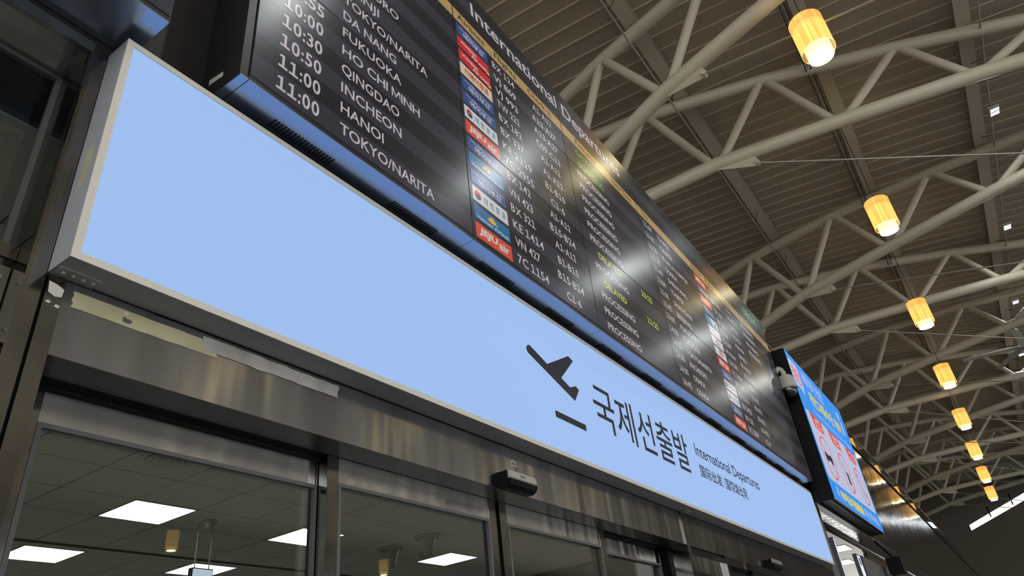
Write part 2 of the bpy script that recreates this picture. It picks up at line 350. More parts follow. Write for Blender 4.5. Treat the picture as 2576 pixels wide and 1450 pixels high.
def truss(xr, m, label):
    P = lambda y, z: (xr + m * (y + 2.351), y, z)
    t = thing('roof_truss', (xr, -2.351, 12.2), label, 'truss', 'tubular roof trusses')
    MB().tube([P(y, z) for y, z in TOPN], (.15), TRUSSP, 16).build('top_chord', t)
    MB().tube([P(y, z) for y, z in BOTN], (.16), TRUSSP, 16).build('bottom_chord', t)
    TT = TOPN[1:]; 
    for (b, a1, a2) in [(BOTN[i], TT[i], TT[i + 1]) for i in range(len(BOTN))]:
        for a in (a1, a2):
            d = .09 if a is a1 else -.09
            MB().tube([P(b[0] + d, b[1]), P(a[0] - d * .6, a[1] - .03)], .098, TRUSSP, 14).build('web_member', t)
    # fin plate, pin and tie rod
    v = []
    poly = [(.72, 11.92), (-.25, 12.04), (-.36, 11.79), (-.32, 11.70), (-.2, 11.68)]
    n_ = len(poly); s_ = .015
    v = [Vector(P(y, z)) + Vector((s_, 0, 0)) for y, z in poly] + [Vector(P(y, z)) - Vector((s_, 0, 0)) for y, z in poly]
    MB().add(v, [tuple(range(n_)), tuple(reversed(range(n_, 2 * n_)))] + [(i, i + n_, (i + 1) % n_ + n_, (i + 1) % n_) for i in range(n_)], TRUSSP).build('gusset_plate', t)
    q = Vector(P(-.30, 11.75)); MB().tube([q - Vector((.07, 0, 0)), q + Vector((.07, 0, 0))], .055, TRUSSP, 12).build('pin', t)
    MB().tube([P(-.3, 11.75), P(-9.5, 11.75 - .365 * 9.2)], .021, CABLE, 8).build('tie_rod', t)
    return t
A_, B_ = .257, -.255
TR = [(-1.5, A_, 'roof truss directly above the camera'), (2.6, B_, 'roof truss overhead just beyond the camera'),
      (9.26, A_, 'steep roof truss rising above the words International Departures'),
      (13.65, B_, 'long shallow roof truss passing behind the nearest pendant lamp'),
      (20.17, A_, 'steep roof truss passing behind the second pendant lamp'), (24.93, B_, 'shallow roof truss just behind the third pendant lamp'),
      (30.70, A_, 'steep roof truss crossing above the fourth pendant lamp'), (36.0, B_, 'shallow roof truss crossing just below the fourth pendant lamp'),
      (41.2, A_, 'steep roof truss beside the fifth pendant lamp'), (47.2, B_, 'shallow roof truss behind the sixth pendant lamp'),
      (51.8, A_, 'steep roof truss near the last pendant lamp'), (58.2, B_, 'farthest shallow roof truss before the end wall'), (62.4, A_, 'last steep roof truss against the end wall')]
for a in TR: truss(*a)

# ================================================================== pendant lamps
def lamp(x, y, z, label):
    top = z + 1.12
    t = thing('pendant_lamp', (x, y, z), label, 'lamp', 'pleated drum pendant lamps')
    MB().lathe((x, y, z), [(.268, .125), (.272, .86)], SHADE, 40).build('shade', t)
    b = MB(); b.lathe((x, y, z), [(.205, 0), (.205, .70)], SHADEIN, 32); b.lathe((x, y, z), [(.268, .123), (.271, .138)], SHADEIN, 32); b.build('inner_drum', t)
    MB().disc((x, y, z + .002), .204, LAMPDISC, 32).build('light_disc', t)
    b = MB(); b.tube([(x, y, z + .70), (x, y, z + .95)], .04, DARKWIRE, 10)
    for k in range(3):
        a = k * 2.094; b.tube([(x, y, z + .8), (x + .268 * math.cos(a), y + .268 * math.sin(a), z + .84)], .008, DARKWIRE, 6)
    b.build('spider', t)
    MB().tube([(x, y, z + .95), (x, y, lin(TOPN, y) + .1 if y > -12.3 else 12.6)], .011, DARKWIRE, 6).build('cord', t)
    return t
LZ = 10.296; LX0 = 9.226; LY = -2.188
l1 = lamp(LX0, LY, LZ, 'nearest and largest pleated pendant lamp, top right')
names = ['second nearest pleated pendant lamp', 'third pleated pendant lamp in the row', 'fourth pleated pendant lamp in the row', 'fifth pleated pendant lamp in the row', 'sixth pleated pendant lamp in the row', 'seventh pleated pendant lamp, lowest in the photo', 'farthest pleated pendant lamp, partly hidden by the seventh']
for i, nm in enumerate(names): relabel(copy_tree(l1), 6.5 * (i + 1), label=nm)
relabel(copy_tree(l1), -6.5, label='pendant lamp hanging above the camera, out of the picture')
for i, nm in enumerate(['pendant lamp across the hall mirrored in the left door pane', 'pendant lamp across the hall mirrored in the sliding door pane']):
    relabel(copy_tree(l1), 18.55 + 13.7 * i - LX0, -28.7 - LY, 9.75 - LZ, label=nm)
for i, nm in enumerate(['first', 'second', 'third', 'fourth', 'fifth']):
    relabel(copy_tree(l1), 3.2 + 6.5 * i - LX0, -13.5 - LY, 9.8 - LZ, label=nm + ' pendant lamp of the middle row, seen only as a streak in the steel')

# floodlights on the far purlin
def flood(x, label):
    y, z = -5.5, 13.28
    t = thing('floodlight', (x, y, z), label, 'floodlight', 'white floodlights under the purlin')
    b = MB(); b.box(x - .16, x + .16, y - .12, y + .12, z + .012, z + .09, FLOODB); b.build('housing', t)
    for d in (-.08, .08): MB().lit_box(x + d - .06, x + d + .06, y - .095, y + .095, z, z + .011, FLOODB, FLOOD, 0).build('lens', t)
    MB().tube([(x, y, z + .09), (x, y + .05, 13.385)], .012, FLOODB, 6).build('bracket', t)
    la = bpy.data.lights.new('flood_beam', 'AREA'); la.shape = 'RECTANGLE'; la.size = .28; la.size_y = .19; la.energy = 46.; la.color = (.95, 1., 1.)
    lo = bpy.data.objects.new('flood_beam', la); COL.objects.link(lo); lo.parent = t; lo.location = (0, 0, -.003)
    return t
f1 = flood(17.44, 'nearest white floodlight, upper right')
for i, nm in enumerate(['second white floodlight from the camera', 'third white floodlight hidden behind a truss', 'fourth white floodlight at the right edge', 'fifth white floodlight deep in the hall']): relabel(copy_tree(f1), 6.53 * (i + 1), label=nm)
for i, nm in enumerate(['floodlight above the camera mirrored in the departure board', 'floodlight behind the camera mirrored in the left of the board']): relabel(copy_tree(f1), -6.53 * (i + 1), label=nm)
# large ceiling fan at the right edge
fx, fy, fz = 32.65, -5.3, 12.2
t = thing('ceiling_fan', (fx, fy, fz), 'white ceiling fan hanging at the right edge', 'fan')
MB().lathe((fx, fy, fz), [(.0, -.06), (.22, -.05), (.30, .0), (.24, .10), (.10, .16), (.09, .4)], WHITEPL, 24).build('hub', t)
for k in range(5):
    a = 1.75 + k * 2 * math.pi / 5; d = Vector((math.cos(a), math.sin(a), 0)); s_ = Vector((-d.y, d.x, 0)); c0 = Vector((fx, fy, fz + .02)); v = []
    for r, wd in ((.25, .09), (.5, .13), (2.1, .12), (2.25, .05)):
        for sg in (-1, 1):
            for dz in (0, .03): v.append(c0 + d * r + s_ * wd * sg + Vector((0, 0, dz + sg * .02)))
    fcs = []
    for i in range(3):
        o = i * 4; fcs += [(o, o + 2, o + 6, o + 4), (o + 1, o + 5, o + 7, o + 3), (o, o + 4, o + 5, o + 1), (o + 2, o + 3, o + 7, o + 6)]
    fcs += [(0, 1, 3, 2), (12, 14, 15, 13)]
    MB().add(v, fcs, WHITEPL).build('blade', t)
b = MB(); b.tube([(fx, fy, fz + .4), (fx, fy, 13.45)], .04, WHITEPL, 8); b.build('down_rod', t)
MB().tube([(fx + .1, fy, fz + .15), (fx - .35, fy + .3, 13.45)], .015, WHITEPL, 6).build('stay_wire', t)

# ================================================================== light box sign
LZ0, LZ1, LW, BD = 2.7276, 3.5676, 8.565, .022
lb = thing('light_box_sign', (LW / 2, .05, LZ0), 'long glowing pale blue light box sign with plane pictogram and Korean lettering', 'sign')
b = MB()   # open fronted housing
b.box(0, .012, .004, .11, LZ0, LZ1, BOXPAINT); b.box(LW - .012, LW, .004, .11, LZ0, LZ1, BOXPAINT)
b.box(.012, LW - .012, .004, .11, LZ0, LZ0 + .012, BOXPAINT); b.box(.012, LW - .012, .004, .11, LZ1 - .012, LZ1, BOXPAINT); b.box(.012, LW - .012, .1, .11, LZ0 + .012, LZ1 - .012, BOXPAINT)
b.build('housing', lb)
def border(x0, x1, z0, z1, w_, y0, y1, m):
    b = MB()
    o = [(x0, z0), (x1, z0), (x1, z1), (x0, z1)]; i = [(x0 + w_, z0 + w_), (x1 - w_, z0 + w_), (x1 - w_, z1 - w_), (x0 + w_, z1 - w_)]
    for k in range(4):
        j = (k + 1) % 4; b.prism_xz([o[k], o[j], i[j], i[k]], y0, y1, m)
    return b
border(0, LW, LZ0, LZ1, BD, 0, .0039, FRAMEPAINT).build('front_frame', lb)
MB().lit_box(BD - .004, LW - BD + .004, .006, .012, LZ0 + BD - .004, LZ1 - BD + .004, FRAMEPAINT, DIFFUSER, 2).build('diffuser', lb)
YL = .0052
b = MB()
pl = [(2.264, 3.291), (2.28, 3.296), (2.296, 3.291), (2.445, 3.239), (2.712, 3.379), (2.764, 3.363), (2.585, 3.199), (2.674, 3.168), (2.745, 3.197), (2.78, 3.182), (2.71, 3.096), (2.253, 3.243), (2.243, 3.258), (2.246, 3.277)]
b.prism_xz(list(reversed(pl)), YL - .001, YL, NAVYINK); b.build('plane_pictogram', lb)
b = MB(); b.prism_xz([(2.46, 2.936), (2.792, 2.936), (2.792, 2.973), (2.46, 2.973)], YL - .001, YL, NAVYINK); b.build('runway_bar', lb)
b = MB(); b.text('국제선출발', 0, 0, YL - .0005, NAVYINK, box=(2.945, 4.43, 2.998, 3.296), off=.006); b.build('korean_lettering', lb)
b = MB(); b.text('International Departures', 4.604, 3.187, YL - .0005, NAVYINK, cap=.098, width=1.605, off=.008); b.build('english_lettering', lb)
b = MB(); b.text('国际出发', 0, 0, YL - .0005, NAVYINK, box=(4.61, 5.10, 3.018, 3.118), off=.012); b.text('国際線出発', 0, 0, YL - .0005, NAVYINK, box=(5.18, 5.735, 3.018, 3.118), off=.012)
b.box(5.137, 5.140, YL - .001, YL, 3.012, 3.118, NAVYINK); b.build('chinese_lettering', lb)
# brackets under the box
def bracket(x0, nb):
    b = MB(); b.box(x0, x0 + .11, .06, .1095, LZ0 - .004, LZ0 - .0005, ZINC); b.box(x0, x0 + .11, .057, .0605, LZ0 - .004, LZ0 - .0001, WHITEPL)
    for i in range(nb): b.lathe((x0 + .018 + i * .026, .078, LZ0 - .0095), [(0, 0), (.005, .001), (.006, .006)], WHITEPL, 8)
    return b.build('mounting_bracket', lb)
bracket(.006, 4); bracket(4.24, 4); bracket(8.42, 4)
b = MB(); b.box(.3, 8.5, .1085, .1099, LZ0 - .006, LZ0, BLACK); b.build('rear_gap_strip', lb)  # black strip put in for the dark gap behind the box underside
b = MB(); b.prism_yz([(.035, 3.12), (.05, 3.14), (.07, 3.13), (.075, 3.02), (.06, 2.98), (.045, 3.0)], -.0006, 0, CREAM); b.build('scuff_mark', lb)

# ================================================================== posts, door header, doors
struct(tag(bx('trim_1', (-.05, -.003, .108, .284, 0, 3.5375), STILE), 'steel corner post left of the light box', 'post'))
struct(tag(bx('trim_2', (.006, .0495, .108, .29, 0, 2.722), STILE), 'steel post beside the first door', 'post'))
struct(tag(bx('trim_3', (-.003, .006, .125, .28, 0, 2.722), DARKGAP), 'dark joint between the two steel posts', 'joint'))
struct(tag(bx('trim_4', (-1.9, -.0465, .107, .128, 3.5375, 3.579), STEEL), 'steel strip above the left window', 'trim'))
hd = thing('door_header', (2.14, .17, 2.505), 'brushed steel door header box with cream tape residue', 'header')
bx('header_box', (.0505, 4.228, .11, .234, 2.505, 2.722), STEEL, hd)
def ragged(x0, x1, z0, z1, n, jx, jz, seed):
    r = random.Random(seed); p = [(x0 + (x1 - x0) * i / n, z0 + r.uniform(-jz, jz)) for i in range(n + 1)]
    p += [(x1 + r.uniform(-jx, jx), z0 + (z1 - z0) * k / 4) for k in range(1, 4)]
    p += [(x1 - (x1 - x0) * i / n, z1 + r.uniform(-jz, jz)) for i in range(n + 1)]
    p += [(x0 + r.uniform(-jx, jx), z1 - (z1 - z0) * k / 4) for k in range(1, 4)]
    return p
MB().prism_xz(ragged(.073, .52, 2.652, 2.700, 14, .006, .001, 3), .1085, .11, CREAM).build('tape_residue', hd)
MB().prism_xz(ragged(.46, 1.024, 2.664, 2.711, 16, .007, .002, 5), .1078, .1085, GREYTAPE).build('tape_residue', hd)
MB().prism_xz([(.214, 2.663), (.226, 2.661), (.238, 2.664), (.241, 2.672), (.233, 2.676), (.224, 2.675), (.219, 2.68), (.212, 2.674)], .1079, .1085, SIGNGREY).build('scratched_spot', hd)
MB().prism_xz([(.212, 2.688), (.222, 2.684), (.228, 2.69), (.222, 2.697), (.214, 2.696)], .1079, .1085, WHITEP).build('paint_dab', hd)
MB().prism_xz([(.012, 2.672), (.030, 2.664), (.047, 2.668), (.049, 2.692), (.030, 2.70), (.009, 2.704)], .1068, .108, WHITEP).build('paint_patch', hd)
MB().prism_xz([(.010, 2.643), (.020, 2.640), (.026, 2.645), (.018, 2.650)], .1068, .108, WHITEP).build('paint_patch', hd)
MB().prism_xz([(.034, 2.636), (.046, 2.634), (.048, 2.642), (.038, 2.644)], .1068, .108, WHITEP).build('paint_patch', hd)
b = MB(); b.box(2.139, 2.182, .1085, .11, 2.637, 2.662, WHITEP); b.box(2.144, 2.177, .108, .1085, 2.641, 2.658, NAVYINK); b.ribbon([(2.156, 2.657), (2.156, 2.648), (2.150, 2.643)], .003, .108, WHITEP); b.ribbon([(2.166, 2.657), (2.166, 2.642)], .003, .108, WHITEP); b.build('door_sticker', hd)
SOFF = mat('soffit_steel', (.07, .07, .075), .3, .6)  # darker tone for the thin plates over the header undersides
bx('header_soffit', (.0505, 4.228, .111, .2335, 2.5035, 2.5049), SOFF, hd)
bx('track_slot', (.0505, 4.228, .2345, .42, 2.515, 2.70), DARKGAP, hd)
bx('guide_rail', (.055, 1.09, .262, .272, 2.492, 2.5), BLACK, hd); bx('guide_rail', (3.29, 4.2, .262, .272, 2.492, 2.5), BLACK, hd)

def door(n, x0, x1, y, zt, hdr, st, label, thick=.04):
    t = thing('door_%d' % n, ((x0 + x1) / 2, y, 0), label, 'door', kind='structure')
    y1 = y + thick
    bx('top_rail', (x0 + st, x1 - st, y, y1, zt - hdr, zt), STEELD, t)
    bx('stile', (x0, x0 + st, y - .002, y1, .02, zt), STILE, t); bx('stile', (x1 - st, x1, y - .002, y1, .02, zt), STILE, t)
    bx('bottom_rail', (x0 + st, x1 - st, y, y1, .02, .14), STEELD, t)
    a0, a1, c0, c1 = x0 + st, x1 - st, .14, zt - hdr
    b = border(a0, a1, c0, c1, .013, y - .004, y + .012, BEAD); b.build('glazing_bead', t)
    bx('glass_pane', (a0 + .002, a1 - .002, y + .014, y + .022, c0 + .002, c1 - .002), GLASS, t)
    return t
door(1, .108, 1.128, .287, 2.487, .086, .03, 'left fixed glass door panel beside the steel posts')
door(2, 1.10, 2.155, .238, 2.504, .096, .056, 'left sliding glass door leaf under the motion sensor')
door(3, 2.185, 3.262, .238, 2.504, .096, .06, 'right sliding glass door leaf beyond the motion sensor')
door(4, 3.235, 4.19, .287, 2.487, .086, .035, 'right fixed glass door panel next to the seam')
bx_ = bx('trim_5', (4.193, 4.229, .2345, .34, 0, 2.512), BLACK); struct(tag(bx_, 'dark jamb at the right of the first doorway', 'jamb'))
struct(tag(bx('trim_6', (.0505, .107, .292, .34, 0, 2.512), STILE), 'steel jamb at the left of the first doorway', 'jamb'))
# bay right of the first door
struct(tag(bx('trim_7', (4.23, 4.285, .1, .33, 0, 2.722), STILE), 'slim steel post where the door headers meet', 'post'))
h2 = thing('side_panel', (4.63, .17, 2.3), 'narrow steel infill panel between the two doorways', 'panel')
bx('header_plate', (4.287, 4.985, .11, .2, 2.503, 2.722), STEEL, h2); bx('reveal', (4.287, 4.985, .13, .2, 2.452, 2.502), BLACK, h2)
bx('upper_infill', (4.287, 4.985, .125, .2, 2.34, 2.45), STEELD, h2); bx('cross_rail', (4.287, 4.985, .118, .2, 2.31, 2.338), STILE, h2); bx('lower_infill', (4.287, 4.985, .13, .2, 0, 2.308), SIGNGREY, h2)
struct(tag(bx('trim_8', (4.987, 5.035, .1, .33, 0, 2.50), STILE), 'slim steel post left of the far doorway', 'post'))
h3 = thing('far_door_header', (6.9, .17, 2.5), 'plain steel header of the far doorway', 'header')
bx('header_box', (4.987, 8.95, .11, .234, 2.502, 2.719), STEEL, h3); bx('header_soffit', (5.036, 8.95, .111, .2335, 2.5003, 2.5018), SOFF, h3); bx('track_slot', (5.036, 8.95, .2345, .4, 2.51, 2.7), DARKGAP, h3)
door(5, 5.07, 6.05, .287, 2.487, .086, .035, 'left glass panel of the far doorway'); door(6, 6.06, 7.05, .238, 2.50, .09, .05, 'left sliding leaf of the far doorway'); door(7, 7.08, 8.1, .238, 2.50, .09, .05, 'right sliding leaf of the far doorway')
struct(tag(bx('trim_9', (8.952, 9.3, .108, .4, 0, 3.5), SIGNGREY), 'dark pillar beyond the light box end', 'pillar'))

def sensor(x0, x1, label, txt):
    t = thing('motion_sensor', ((x0 + x1) / 2, .08, 2.505), label, 'sensor')
    b = MB(); b.prism_yz([(.1104, 2.582), (.052, 2.580), (.046, 2.548), (.05, 2.543), (.1104, 2.543)], x0, x1, ZINC if not txt else WHITEPL); b.build('top_cover', t)
    b = MB(); b.prism_yz([(.1104, 2.5425), (.049, 2.5425), (.043, 2.536), (.052, 2.515), (.072, 2.503), (.1104, 2.503)], x0 + .001, x1 - .001, BLACK); b.build('lens_cover', t)
    b = MB(); b.box(x0 - .003, x0, .06, .1099, 2.505, 2.58, BLACK); b.build('end_cap', t)
    if txt:
        V = MB(); V.text(txt, x0 + .085, 2.556, .0448, NAVYINK, cap=.011, width=.045, off=.02); V.build('maker_lettering', t)
    return t
sensor(2.022, 2.248, 'silver and black motion sensor on the steel door header', 'TORMAX')
sensor(6.13, 6.42, 'dark motion sensor on the far door header', None)

# ================================================================== left window
wn = thing('window_1', (-.9, .285, 2.84), 'recessed window left of the light box', 'window', kind='structure')
bx('soffit', (-1.9, -.05, .108, .30, 3.5376, 3.56), STEELD, wn)
border(-1.9, -.051, 2.822, 3.537, .016, .276, .296, BEAD).build('window_frame', wn)
bx('glass_pane', (-1.89, -.06, .284, .29, 2.83, 3.53), WGLASS, wn)
bx('sill', (-1.9, -.051, .19, .3, 2.775, 2.82), STILE, wn)
bx('side_reveal', (-.0515, -.0505, .13, .276, 2.83, 3.537), STILE, wn)
sp = thing('infill_panel', (-.9, .2, 2.5), 'screwed steel infill panel below the left window', 'panel')
bx('sheet', (-1.9, -.053, .2, .23, 2.545, 2.755), STEELD, sp)
for (x, z) in ((-.075, 2.72), (-.075, 2.58), (-.35, 2.72), (-.35, 2.58)):
    MB().tube([(x, .2, z), (x, .196, z)], .006, ZINC, 10).build('screw', sp)
struct(tag(bx('wall_left_bay', (-3, -.053, .231, .3, 0, 2.54), DARKGAP), 'dark wall below the left infill panel', 'wall'))

# ================================================================== departure board
U = 1.077; BX0, BZ0, BY = .3613, 3.6312, -.115
PX, PZ = 1.3075, .7103
def X(x): return BX0 + U * (x - .2887)
def Z(z): return BZ0 + U * (z - 3.486)
ROWP = .1092
SCR = screen_mat(ROWP * U, Z(3.488))
bd = thing('departure_board', (4.28, 0, 3.605), 'huge black flight departure video wall with white lettering and airline logos', 'display board')
BOTT, TOPB = 3.6054, 3.6312 + 3 * .7103
XR = BX0 + 6 * PX
bx('case', (.325, XR + .03, -.07, .1095, BOTT + .006, TOPB + .012), CASE, bd)
bx('end_frame', (.325, BX0 - .004, BY + .004, -.0705, BOTT + .006, TOPB + .012), CASE, bd); bx('end_frame', (XR + .002, XR + .03, BY - .004, -.0705, BOTT + .006, TOPB + .012), CASE, bd)
bx('bottom_trim', (BX0 - .002, XR, BY + .001, -.0705, BOTT + .006, BZ0 - .003), CASE, bd)
SCREENS = {}
for c in range(6):
    for r in range(3):
        x0 = BX0 + c * PX; z0 = BZ0 + r * PZ
        b = MB(); b.box(x0 + .001, x0 + PX - .001, BY + .004, -.071, z0 + .001, z0 + PZ - .001, DARKGAP); b.box(x0 + .0035, x0 + PX - .0035, BY - .0012, BY + .0039, z0 + .0035, z0 + PZ - .0035, SCR)
        SCREENS[(c, r)] = b.build('screen', bd)
# underside plates and vents
edges = [.325, BX0] + [BX0 + (i + 1) * PX for i in range(6)]
for a, e in zip(edges[:-1], edges[1:]): bx('underside_plate', (a + .0015, e - .0015, BY + .001, .1095, BOTT, BOTT + .0055), UNDER, bd)
for i in range(12):
    x0 = X(.457 + .605 * i); b = MB()
    for k in range(19):
        xs = x0 + k * .305 / 19; b.box(xs, xs + .0085, -.036, .012, BOTT - .0012, BOTT - .0001, DARKGAP)
    b.build('vent_grille', bd)
MB().prism_yz([(.07, 3.674), (-.009, 3.668), (-.009, 3.691), (.07, 3.703)], .3238, .3249, FRAMEPAINT).build('side_pale_strip', bd)  # small pale strip on the left side of the case
YT = BY - .0022
def scr(x, z):
    c = min(5, max(0, int((x - BX0) / PX))); r = min(2, max(0, int((z - BZ0) / PZ))); return SCREENS[(c, r)]
def put(b, name, x, z): return b.build(name, scr(x, z))
def word(name, s, x, z, m, cap, width=None, align='L', off=.016):
    b = MB(); b.text(s, X(x), Z(z), YT, m, cap=cap * U, width=width * U if width else None, align=align, off=off); return put(b, name, X(x) + .05, Z(z) + .03)
def zr(k): return 3.521 + (k - 1) * ROWP
HZ0, HZ1 = 5.030, 5.125
for c in range(6):
    x0 = BX0 + c * PX; bb = MB(); bb.box(x0 + .005, x0 + PX - .005, YT + .0004, YT + .0009, Z(HZ0), Z(HZ1), GOLD); bb.build('header_band', SCREENS[(c, 2)])
YH = YT
for s, x, wd in (('Time', .42, .15), ('To', .80, .075), ('Airlines', 1.547, .262), ('Flights', 1.909, .243), ('Check-in', 2.287, .295), ('Remarks', 2.905, .31), ('New Time', 3.486, .335), ('Time', 4.0, .14), ('To', 4.62, .07), ('Airlines', 5.10, .265), ('Flights', 5.47, .24), ('Check-in', 5.90, .29), ('Remarks', 6.47, .31), ('New Time', 7.03, .33)):
    word('header_lettering', s, x, 5.058, GOLDINK, .050, wd, off=.01)
word('title_lettering', 'International Departures', 1.700, 5.243, TXT, .118, 1.99, off=.010)
word('clock_lettering', '08:24', 6.80, 5.235, GREEN, .12, .46, off=.004)
LEFT = [('11:00', 'TOKYO/NARITA', .545, 'jeju', '7C 1154', 'C1-6', 'P', ''), ('11:00', 'HANOI', .235, 'vn', 'VN 427', 'B15-B24', 'P', ''), ('10:50', 'INCHEON', .345, 'ke', 'KE 1414', 'B1-B10', 'P', ''),
        ('10:30', 'QINGDAO', .335, 'bx', 'BX 321', 'A1-A12', 'D', '11:25'), ('10:00', 'HO CHI MINH', .475, 'vn', 'VN 423', 'B15-B24', 'P', ''), ('08:55', 'FUKUOKA', .355, 'bx', 'BX 142', 'A1-A12', 'D', '10:25'),
        ('', 'DA NANG', .325, 'jeju', '7C 2955', 'C1-6', 'P', ''), ('', 'TOKYO/NARITA', .548, 'ke', 'KE 2129', 'B1-B10', 'P', ''), ('', 'YANJI', .215, 'bx', 'BX 337', 'A1-A12', 'P', ''), ('', 'SAPPORO', .35, 'bx', 'BX 182', 'A1-A12', 'P', ''),
        ('', '', 0, 'tw', 'TW 221', 'C09-C13', 'P', ''), ('', '', 0, 'vj', 'VJ 993', 'A13-A27', 'P', ''), ('', '', 0, 'vj', 'VJ 869', 'A13-A27', 'B', ''), ('', '', 0, 'bx', 'BX 124', 'A1-A12', 'G', '')]
RIGHT = [('16:45', 'OSAKA', .25, 'jeju', '7C 1354', 'C1-6', ''), ('16:30', 'OSAKA', .25, 'bx', 'BX 122', 'A1-A12', ''), ('16:30', 'INCHEON', .345, 'ke', 'KE 1422', 'B1-B12', ''), ('16:00', 'TOKYO/NARITA', .54, 'ke', 'KE 2131', 'B1-B12', ''),
         ('14:00', 'FUKUOKA', .35, 'bx', 'BX 146', 'A1-A12', ''), ('13:05', 'FUKUOKA', .35, 'jeju', '7C 1454', 'C1-6', ''), ('12:45', 'BEIJING', .31, 'ca', 'CA 130', 'A12-A16', ''), ('12:35', 'SHANGHAI', .38, 'mu', 'MU 5044', 'B14-B18', ''),
         ('12:00', 'TAIPEI', .255, 'ci', 'CI 189', 'B8-B12', ''), ('11:40', 'SHENYANG', .40, 'cz', 'CZ 666', 'A20-A24', ''), ('11:30', 'OSAKA', .25, 'bx', 'BX 126', 'A1-A12', 'P'), ('11:20', 'KUALA LUMPUR', .56, 'd7', 'D7 529', 'C8-C13', 'P'),
         ('11:05', 'TAIPEI', .255, 'bx', 'BX 793', 'A1-A12', 'P'), ('11:00', 'TAIPEI', .255, 'jeju', '7C 2601', 'C1-6', 'P')]
def arc(cx, cz, r, a0, a1, n=10): return [(cx + r * math.cos(a0 + (a1 - a0) * i / n), cz + r * math.sin(a0 + (a1 - a0) * i / n)) for i in range(n + 1)]
def logo(kind, x, z):      # x,z lower left corner in board layout units
    b = MB(); w_, h_ = .296, .0885; y1 = YT + .0004; yt = y1 - .0009
    def pl(m, a0=0., a1=1., c0=0., c1=1., yy=0.): b.box(X(x + a0 * w_), X(x + a1 * w_), y1 - .0005 - yy, y1 - yy, Z(z + c0 * h_), Z(z + c1 * h_), m)
    def tx(s, m, a0, a1, c0, c1, off=.02, shear=0.): b.text(s, 0, 0, yt, m, off=off, shear=shear, box=(X(x + a0 * w_), X(x + a1 * w_), Z(z + c0 * h_), Z(z + c1 * h_)))
    def rb(p, wd, m): b.ribbon([(X(x + u * w_), Z(z + v * h_)) for u, v in p], wd * U, yt, m, .0003)
    def poly(p, m): b.prism_xz([(X(x + u * w_), Z(z + v * h_)) for u, v in p], yt - .0003, yt, m)
    if kind == 'jeju': pl(L_ORANGE); tx('JEJU', L_WHITE, .08, .58, .22, .80, .045, .12); tx('air', L_WHITE, .62, .92, .22, .76, .03)
    elif kind == 'bx':
        pl(L_BLUE); tx('에어부산', L_WHITE, .20, .86, .12, .58, .012); rb([(.10, .80), (.22, .74), (.36, .72), (.50, .68), (.62, .74), (.78, .66), (.92, .68)], .0035, L_WHITE); rb([(.30, .90), (.38, .80), (.44, .68), (.47, .60)], .003, L_WHITE)
    elif kind == 'ke':
        pl(L_WHITE); cx, cz, r = .145, .5, .30; k = h_ / w_
        up = [(cx + r * k * math.cos(a), cz + r * math.sin(a)) for a in [math.pi * i / 12 for i in range(13)]]; lo = [(cx + r * k * math.cos(a), cz - r * math.sin(a)) for a in [math.pi * i / 12 for i in range(13)]]
        poly(list(reversed(up)), L_RED); poly(lo, L_NAVY); rb([(cx - r * k, cz + .05), (cx - r * k * .4, cz - .1), (cx + r * k * .3, cz + .12), (cx + r * k, cz - .05)], .006, L_WHITE)
        for i, ch in enumerate('대한항공'): tx(ch, L_SKY, .31 + i * .17, .42 + i * .17, .26, .74, .03)
    elif kind == 'vn':
        pl(L_TEAL); tx('Vietnam Airlines', L_WHITE, .06, .95, .10, .36, .008)
        for a, hh in ((-.13, .18), (-.09, .34), (-.04, .46), (0, .52), (.04, .46), (.09, .34), (.13, .18)): poly([(.5 + a * .15, .40), (.5 + a * .9 - .03, .40 + hh * .55), (.5 + a * 1.15, .40 + hh), (.5 + a * .9 + .03, .40 + hh * .55)][::-1], L_GOLD)
    elif kind == 'vj':
        pl(L_RED); tx('vietjet', L_WHITE, .08, .60, .44, .82, .02); tx('Air.com', L_WHITE, .42, .93, .10, .46, .02); poly([(.88, .0), (1., .0), (1., .30)], L_GOLD)
    elif kind == 'tw': pl(L_CREAM); tx('티웨이항공', L_CRIM, .14, .88, .22, .80, .03)
    elif kind == 'ca': pl(L_WHITE); rb([(.36, .30), (.50, .20), (.62, .35), (.60, .60), (.48, .74), (.40, .62), (.46, .48), (.56, .50)], .010, L_CRIM); rb([(.36, .80), (.52, .86), (.66, .74), (.70, .5)], .007, L_CRIM)
    elif kind == 'mu': pl(L_WHITE); rb([(.34, .55), (.44, .76), (.58, .74), (.70, .58)], .011, L_CRIM); rb([(.30, .42), (.42, .30), (.56, .34), (.66, .22)], .011, L_NAVY)
    elif kind == 'ci': pl(L_WHITE); tx('CHINA AIRLINES', L_BLUE, .14, .88, .40, .60, .0)
    elif kind == 'cz': pl(L_WHITE); poly([(.0, .0), (.55, .0), (.30, 1.), (.0, 1.)], L_SKY); poly([(.62, .12), (.95, .12), (.80, .8)], L_TEAL)
    elif kind == 'd7': pl(L_ORANGE); tx('AirAsia X', L_WHITE, .12, .88, .28, .72, .01, .1)
    return put(b, 'airline_logo', X(x + .1), Z(z + .04))
REM = {'P': ('PROCESSING', .466, TXT), 'D': ('DELAYED', .315, YEL), 'B': ('BOARDING', .368, GREEN), 'G': ('GATE OPEN', .387, GREEN)}
